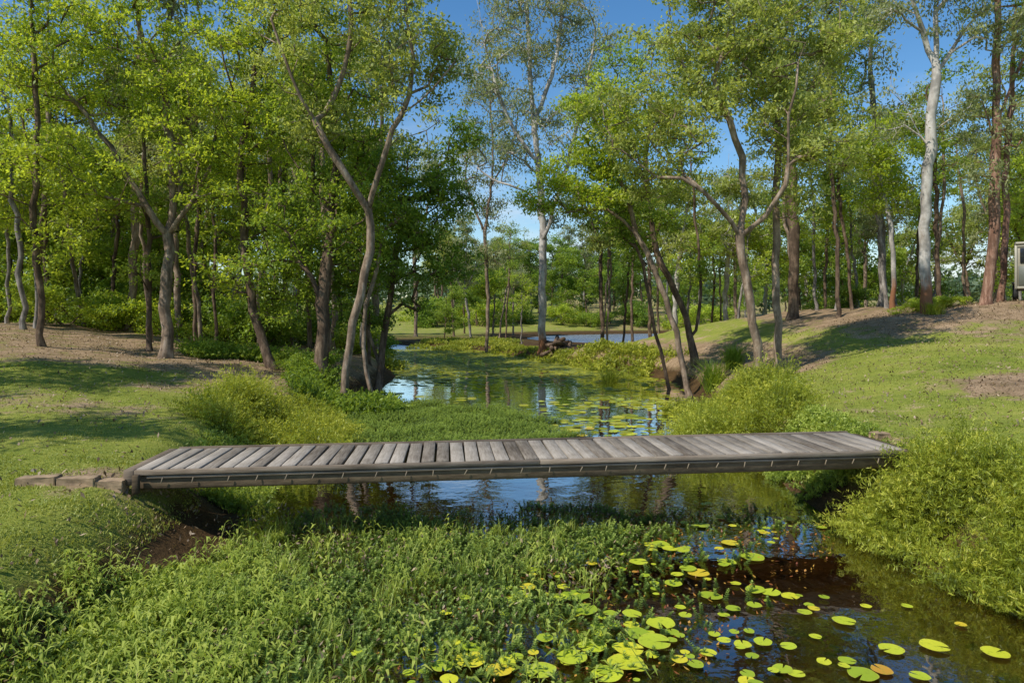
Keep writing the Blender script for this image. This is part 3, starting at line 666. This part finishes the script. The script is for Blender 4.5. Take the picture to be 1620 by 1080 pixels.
pp=[(910,945,25),(925,968,22),(1000,975,16),(1045,990,24),(1035,1020,26),(990,1053,30),(995,1032,24),(937,1028,24),(905,1045,26),(855,1067,27),(745,1050,26),(740,1030,22),(720,1018,18),(960,1072,28),(1075,1048,14),(1100,1053,14),(1120,1035,14),(1175,1022,14),(1207,1018,16),(1247,1025,13),(1410,1030,20),(1478,1025,22),(1365,1068,24),(1238,1060,16),(1260,1068,14),(1340,1047,14),(1395,1062,17),(1455,1072,16),(1575,1035,21),(1125,945,18),(1195,935,17),(1220,940,16),(1250,946,15),(1190,882,20),(1150,890,15),(1155,860,14),(1105,908,18),(1088,903,14),(1065,927,15),(1045,865,15),(1030,866,12),(1010,893,15),(1060,872,13),(1110,833,13),(960,835,12),(990,845,13),(825,945,17),(835,932,13),(1010,1007,20),(950,1007,12),(1145,975,10),(1160,965,12),(1290,1010,10),(1335,985,18),(1280,960,9),(1370,960,9),(1435,960,9),(1080,873,12),(790,1065,22),(805,1050,16),(1010,1060,16),(1005,812,9),(1140,820,9),(1210,845,9),(885,950,14),(700,1060,18),(680,1030,12),(1300,835,8),(1185,1000,9),(1130,1005,10),(1075,1010,9),(1520,990,9)]
def addpad(x,y,r,i,zt=0):
    o=bpy.data.objects.new('lily_pad',PADS[i%6]); o.location=(x,y,.012+zt+.0012*(i%11)); o.rotation_euler=(rng.normal()*.025,rng.normal()*.025,rng.uniform(0,6.28)); o.scale=(r,r,r)
    col.objects.link(o); tag(o,'round notched yellow-green lily pad floating on the creek','lily pad','lily pads floating on the creek')
i=0
for (px,py,rp) in pp:
    D=F*EYE/(py-500); addpad((px-810)/F*D,D,rp/F*D*.97,i,.02 if px<1100 else .004); i+=1
while i<150:
    y=rng.uniform(5.5,11); x=rng.uniform(weed_right(y)-.8,weed_right(y)+1.9+(y<7)*1.2)
    if x>4.9: continue
    addpad(x,y,rng.uniform(.025,.075),i,.014); i+=1
while i<180:
    y=rng.uniform(5.5,7.4); x=rng.uniform(-.9,3.4)
    addpad(x,y,rng.uniform(.035,.085),i,.016); i+=1
while i<298:
    y=rng.uniform(15.5,25); x=rng.uniform(1.0,5.2)
    addpad(x,y,rng.uniform(.08,.15),i); i+=1
C=[];rg=np.random.default_rng(31)
for a in range(9500):
    y=rg.uniform(22,62) if rg.random()<.85 else rg.uniform(15,24)
    l,r_=float(xl(y)),float(xr(y)); x=rg.uniform(l,r_); f=(x-l)/(r_-l)
    dens=.25+.75*float(ss(29,34,y))
    if 19<y<29 and .1<f<.65: dens=.07
    if rg.random()<dens*(.5+.5*(math.sin(x*1.3+y*.6)>-.2)): C.append((x,y))
C=np.array(C); n=len(C); m=9; th=np.arange(m)/m*6.283; R=rg.uniform(.09,.22,n)
V=np.zeros((n,m,3)); V[:,:,0]=C[:,0,None]+np.cos(th)*R[:,None]; V[:,:,1]=C[:,1,None]+np.sin(th)*R[:,None]; V[:,:,2]=.008+rg.uniform(0,.03,n)[:,None]
stuff('distant_lily_pads',V.reshape(-1,3),np.arange(n*m).reshape(n,m),L_reed,np.repeat(rg.uniform(.3,.95,n),m),'spread of small yellow-green lily pads up the creek','lily pads')
n=1500; y=rg.uniform(5.6,10.9,n); x=weed_right(y)+rg.uniform(-.9,2.6,n); k=(x<4.7)&((y>8.5)|(rg.random(n)<.5)); x=x[k];y=y[k]
C=np.stack([x,y,np.full(len(x),.006)+rg.uniform(0,.01,len(x))],1); V,Fc=leafquads(C,rg.uniform(.03,.08,len(x)),rg.uniform(.015,.035,len(x)),rg,0,.08)
V[:,2]=np.clip(V[:,2],.004,.03)
stuff('floating_dead_leaves',V,Fc,leafmat('leaf_red',(.14,.035,.012),(.30,.11,.02),(.50,.30,.04),.1,nscale=3,gain=1),np.repeat(rg.random(len(x))*.9,4),'red and yellow dead leaves floating between lily pads','leaves')

# ------------------------------------------------------------------ footbridge
def boxes(L):
    VV=[];FF=[];TT=[]
    f=np.array([[0,3,2,1],[4,5,6,7],[0,1,5,4],[1,2,6,5],[2,3,7,6],[3,0,4,7]])
    for j,(c,s,rz,t) in enumerate(L):
        v=np.array([[-1,-1,-1],[1,-1,-1],[1,1,-1],[-1,1,-1],[-1,-1,1],[1,-1,1],[1,1,1],[-1,1,1]])*np.array(s)/2
        cs,sn=math.cos(rz),math.sin(rz); v=np.stack([v[:,0]*cs-v[:,1]*sn,v[:,0]*sn+v[:,1]*cs,v[:,2]],1)+np.array(c)
        VV.append(v);FF.append(f+8*j);TT+= [t]*8
    return np.concatenate(VV),np.concatenate(FF),TT
def woodmat(name,c1,c2,c3,sc=(14,1.2,14)):
    m,nt=newmat(name); tc=N(nt,'ShaderNodeTexCoord'); mp=N(nt,'ShaderNodeMapping'); mp.inputs['Scale'].default_value=sc; nt.links.new(tc.outputs['Object'],mp.inputs[0])
    a=N(nt,'ShaderNodeAttribute',attribute_name='tint'); n1=noise(nt,2.2,6,.7,mp.outputs[0]); n2=noise(nt,1.3,4,.6,tc.outputs['Object'])
    f=math_(nt,'ADD',math_(nt,'MULTIPLY',n1.outputs['Fac'],.55),math_(nt,'ADD',math_(nt,'MULTIPLY',a.outputs['Fac'],.24),math_(nt,'MULTIPLY',n2.outputs['Fac'],.35)))
    r=ramp(nt,[(.38,c1),(.57,c2),(.78,c3)]); nt.links.new(f,r.inputs[0])
    p=N(nt,'ShaderNodeBsdfPrincipled'); p.inputs['Roughness'].default_value=.85; p.inputs['Specular IOR Level'].default_value=.2; nt.links.new(r.outputs[0],p.inputs['Base Color'])
    b=N(nt,'ShaderNodeBump'); b.inputs['Strength'].default_value=.6; b.inputs['Distance'].default_value=.012; nt.links.new(n1.outputs['Fac'],b.inputs['Height']); nt.links.new(b.outputs[0],p.inputs['Normal'])
    o=N(nt,'ShaderNodeOutputMaterial'); nt.links.new(p.outputs[0],o.inputs[0]); return m
W_deck=woodmat('wood_deck',(.085,.066,.048),(.225,.19,.15),(.40,.35,.29))
W_side=woodmat('wood_side',(.06,.044,.03),(.19,.145,.105),(.34,.28,.215),(1.2,14,14))
W_beam=woodmat('wood_beam',(.035,.024,.014),(.10,.07,.042),(.20,.15,.09),(1.5,9,9))
W_bolt=plain('bolt_mat',(.24,.185,.12),.8)
A=np.array([-4.88,9.42,1.04]); Bp=np.array([5.50,10.34,1.12]); Lb=float(np.linalg.norm(Bp-A))
br=empty('footbridge',A); br.rotation_euler=(0,-math.atan2(Bp[2]-A[2],np.hypot(*(Bp-A)[:2])),math.atan2(Bp[1]-A[1],Bp[0]-A[0]))
tag(br,'weathered grey timber plank footbridge low across the creek','bridge')
rg=np.random.default_rng(4)
pl=[];np_=52;pitch=Lb/np_
for i in range(np_):
    gap=.026 if i<20 else .012
    pl.append(((pitch*(i+.5)+rg.normal()*.004,rg.normal()*.014,-.022+rg.normal()*.004),(pitch-gap-rg.uniform(0,.01),1.36+rg.uniform(-.03,.03),.045),rg.normal()*.009,float(rg.random())))
def bev(o,w):
    b=o.modifiers.new('bevel','BEVEL'); b.width=w; b.segments=1; b.limit_method='ANGLE'
def part(name,L,mat,parent,b=.006):
    V,Fc,T=boxes(L); o=obj(name,mesh(name,V,Fc,mat,T),parent); bev(o,b); return o
part('deck',pl,W_deck,br,.004)
part('side_board',[((Lb*.25,-.725,-.034),(Lb*.5-.01,.035,.065),0,.5),((Lb*.75,-.727,-.034),(Lb*.5-.01,.035,.065),0,.8)],W_side,br,.003)
part('side_board',[((Lb*.3,.725,-.03),(Lb*.6-.01,.035,.10),0,.2),((Lb*.8,.726,-.03),(Lb*.4-.01,.035,.10),0,.5)],W_side,br,.003)
part('beam',[((Lb/2,-.61,-.16),(Lb-.1,.18,.20),0,.7)],W_beam,br,.02)
part('beam',[((Lb/2,.57,-.16),(Lb-.1,.18,.20),0,.5)],W_beam,br,.02)
part('lower_rail',[((Lb*.5,-.712,-.098),(Lb-.3,.03,.03),0,.6)],W_side,br,.004)
part('post',[((.05,-.785,-.17),(.08,.07,.24),0,.3)],W_beam,br,.008)
part('end_sill',[((-.075,0,-.10),(.13,1.42,.2),0,.4)],W_side,br,.01)
part('end_sill',[((Lb+.075,0,-.12),(.13,1.42,.2),0,.4)],W_beam,br,.01)
b0=part('bolt',[((0,0,0),(.012,.012,.075),0,.8)],W_bolt,br,.002)
for i in range(26):
    o=b0 if i==0 else b0.copy()
    if i: link(o,br)
    o.location=(.35+i*.385+rg.normal()*.02,-.74,-.14); o.rotation_euler=(rg.normal()*.1,.35+rg.normal()*.1,0)
S_mat=plain('stone_mat',(.29,.20,.115),.9,.5,6)
def stone(x,y,sx,sy,sz,rz,seed,label,sink=.07):
    r=np.random.default_rng(seed); bm=bmesh.new(); bmesh.ops.create_cube(bm,size=1)
    bmesh.ops.bevel(bm,geom=bm.edges[:],offset=.03,segments=1,affect='EDGES'); bmesh.ops.subdivide_edges(bm,edges=bm.edges[:],cuts=2,use_grid_fill=True)
    for v in bm.verts:
        v.co=Vector((v.co.x*sx,v.co.y*sy,(v.co.z+.5)*sz))+Vector(r.normal(size=3)*.004)
    me=bpy.data.meshes.new('edging_block'); bm.to_mesh(me); bm.free(); me.materials.append(S_mat)
    o=obj('edging_block',me,None,(x,y,float(H(x,y))-sink)); o.rotation_euler=(r.normal()*.01,r.normal()*.01,rz); tag(o,label,'edging block','blocks edging the lawn at the footbridge')
for i,(x,w_) in enumerate([(-5.93,.46),(-5.47,.45),(-5.08,.32)]):
    stone(x,8.56+.06*i,w_,.20,.16,.12,i,'rough brown edging block butting against the footbridge')
stone(5.95,11.05,.24,.2,.12,.2,9,'small tan block at the footbridge end',.04)
stone(6.9,9.9,.35,.25,.18,.5,10,'small tan block half hidden in plants')

def logmesh(L,r,seed):
    rg=np.random.default_rng(seed); m=9;k=5; th=np.arange(m)/m*6.283; V=[]
    for i in range(k):
        rr=r*(1+.06*rg.normal())
        for a in th: V.append(((i/(k-1)-.5)*L,math.cos(a)*rr,math.sin(a)*rr))
    I=[]
    for i in range(k-1):
        for j in range(m): I.append([i*m+j,i*m+(j+1)%m,(i+1)*m+(j+1)%m,(i+1)*m+j])
    return mesh('log',V,[np.array(I),np.array([list(range(m))[::-1]]),np.array([list(range((k-1)*m,k*m))])],B_brown)
lx=(886-810)/F*47; rg=np.random.default_rng(8); lm=[logmesh(1.8,.14,s) for s in range(3)]
row=[0]*6+[1]*5+[2]*3+[3]*2
for i in range(16):
    c=row[i]; j=i-row.index(c)
    x=lx-.75+.3*j+.15*c; y=47+rg.normal()*.15
    o=bpy.data.objects.new('log',lm[i%3]); o.location=(x,y,float(H(x,47))+.12+c*.25); o.rotation_euler=(0,rg.normal()*.15,1.4+rg.normal()*.4); col.objects.link(o)
    tag(o,'dark weathered log in a heap on the creek bank','log','heap of old logs')

tx,ty=22.75,29.0; tz=float(H(tx,ty))
tr=empty('horse_trailer',(tx,ty,tz)); tr.rotation_euler=(0,0,-math.radians(37)); tag(tr,'beige enclosed horse trailer parked on the bank crest','trailer')
M_be=plain('trailer_beige',(.28,.25,.185),.5,.12,2); M_gr=plain('trailer_panel',(.12,.125,.10),.5,.15,2); M_wh=plain('trailer_roof',(.34,.31,.24),.5,.1,2)
M_dk=plain('dark_glass',(.02,.022,.025),.12,.1,2); M_rb=plain('tyre_rubber',(.025,.025,.025),.85,.2,6)
part('body',[((0,0,1.35),(2.1,4.2,1.75),0,0)],M_be,tr,.05)
part('frame',[((-1.06,-2.11,1.35),(.09,.06,1.8),0,0),((1.06,-2.11,1.35),(.09,.06,1.8),0,0),((0,-2.11,2.2),(2.03,.06,.1),0,0),((0,-2.11,.5),(2.03,.06,.1),0,0)],M_wh,tr,.01)
part('door',[((-.5,-2.125,.98),(.95,.05,.8),0,0),((.5,-2.125,.98),(.95,.05,.8),0,0)],M_gr,tr,.01)
part('window',[((-.5,-2.125,1.8),(.85,.05,.6),0,0)],M_dk,tr,.01); part('window',[((.5,-2.125,1.8),(.85,.05,.6),0,0)],M_dk,tr,.01)
part('window',[((-1.06,.6,1.8),(.03,1.4,.5),0,0)],M_dk,tr,.01)
part('roof',[((0,0,2.3),(2.25,4.4,.12),0,0)],M_wh,tr,.05)
part('mudguard',[((-1.12,.2,.75),(.22,1.7,.08),0,0)],M_gr,tr,.02)
for sx in (-1,1):
    for yy in (-.25,.65):
        m=20; th=np.arange(m)/m*6.283; V=[]
        for xx,r_ in ((-.1,.3),(-.08,.34),(.08,.34),(.1,.3),(.1,.0),(-.1,0)):
            for a in th: V.append((xx,math.cos(a)*max(r_,.001),math.sin(a)*max(r_,.001)))
        I=[[i*m+j,i*m+(j+1)%m,((i+1)%6)*m+(j+1)%m,((i+1)%6)*m+j] for i in range(6) for j in range(m)]
        obj('wheel',mesh('wheel',V,np.array(I),M_rb),tr,(sx*1.1,yy,.34))

# ------------------------------------------------------------------ light, sky
S=np.array([-.76,-.55]); S/=np.linalg.norm(S); el=math.radians(50)
sv=Vector((S[0]*math.cos(el),S[1]*math.cos(el),math.sin(el)))
sl=bpy.data.lights.new('sun','SUN'); sl.energy=5.0; sl.angle=math.radians(.5); sl.color=(1,.955,.87)
so=bpy.data.objects.new('sun',sl); so.rotation_euler=sv.to_track_quat('Z','Y').to_euler(); so.location=(0,0,40); link(so)
w=bpy.data.worlds.new("World"); scene.world=w; w.use_nodes=True; nt=w.node_tree; nt.nodes.clear()
sky=N(nt,'ShaderNodeTexSky',sky_type='NISHITA'); sky.sun_disc=False; sky.sun_elevation=el; sky.sun_rotation=math.atan2(S[0],S[1]); sky.ozone_density=2.5; sky.air_density=1.1; sky.dust_density=.3
tc=N(nt,'ShaderNodeTexCoord'); mp=N(nt,'ShaderNodeMapping'); mp.inputs['Scale'].default_value=(1,1,2.6); mp.inputs['Location'].default_value=(3.3,1.7,0); nt.links.new(tc.outputs['Generated'],mp.inputs[0])
n1=noise(nt,4.2,7,.6,mp.outputs[0]); sx=N(nt,'ShaderNodeSeparateXYZ'); nt.links.new(tc.outputs['Generated'],sx.inputs[0])
lo=ss_node(nt,sx.outputs[2],.42,.04)
cf=math_(nt,'MULTIPLY',ss_node(nt,n1.outputs['Fac'],.48,.75),math_(nt,'MULTIPLY',lo,.85))
hs=N(nt,'ShaderNodeHueSaturation'); hs.inputs['Saturation'].default_value=1.28; nt.links.new(sky.outputs[0],hs.inputs['Color'])
cc=mixc(nt,cf,hs.outputs[0],(5.4,5.7,6.1))
bg=N(nt,'ShaderNodeBackground'); bg.inputs['Strength'].default_value=.15; nt.links.new(cc,bg.inputs[0])
o=N(nt,'ShaderNodeOutputWorld'); nt.links.new(bg.outputs[0],o.inputs[0])

cam=bpy.data.cameras.new('camera'); cam.lens=24; cam.sensor_width=36; cam.shift_y=-40/1620; cam.clip_end=6000; cam.clip_start=.1
co=bpy.data.objects.new('camera',cam); co.location=(0,0,EYE); co.rotation_euler=(math.radians(90),0,0); link(co); scene.camera=co
scene.view_settings.view_transform='Standard'; scene.view_settings.look='None'; scene.view_settings.exposure=0
print('polys',sum(len(m.polygons) for m in bpy.data.meshes))
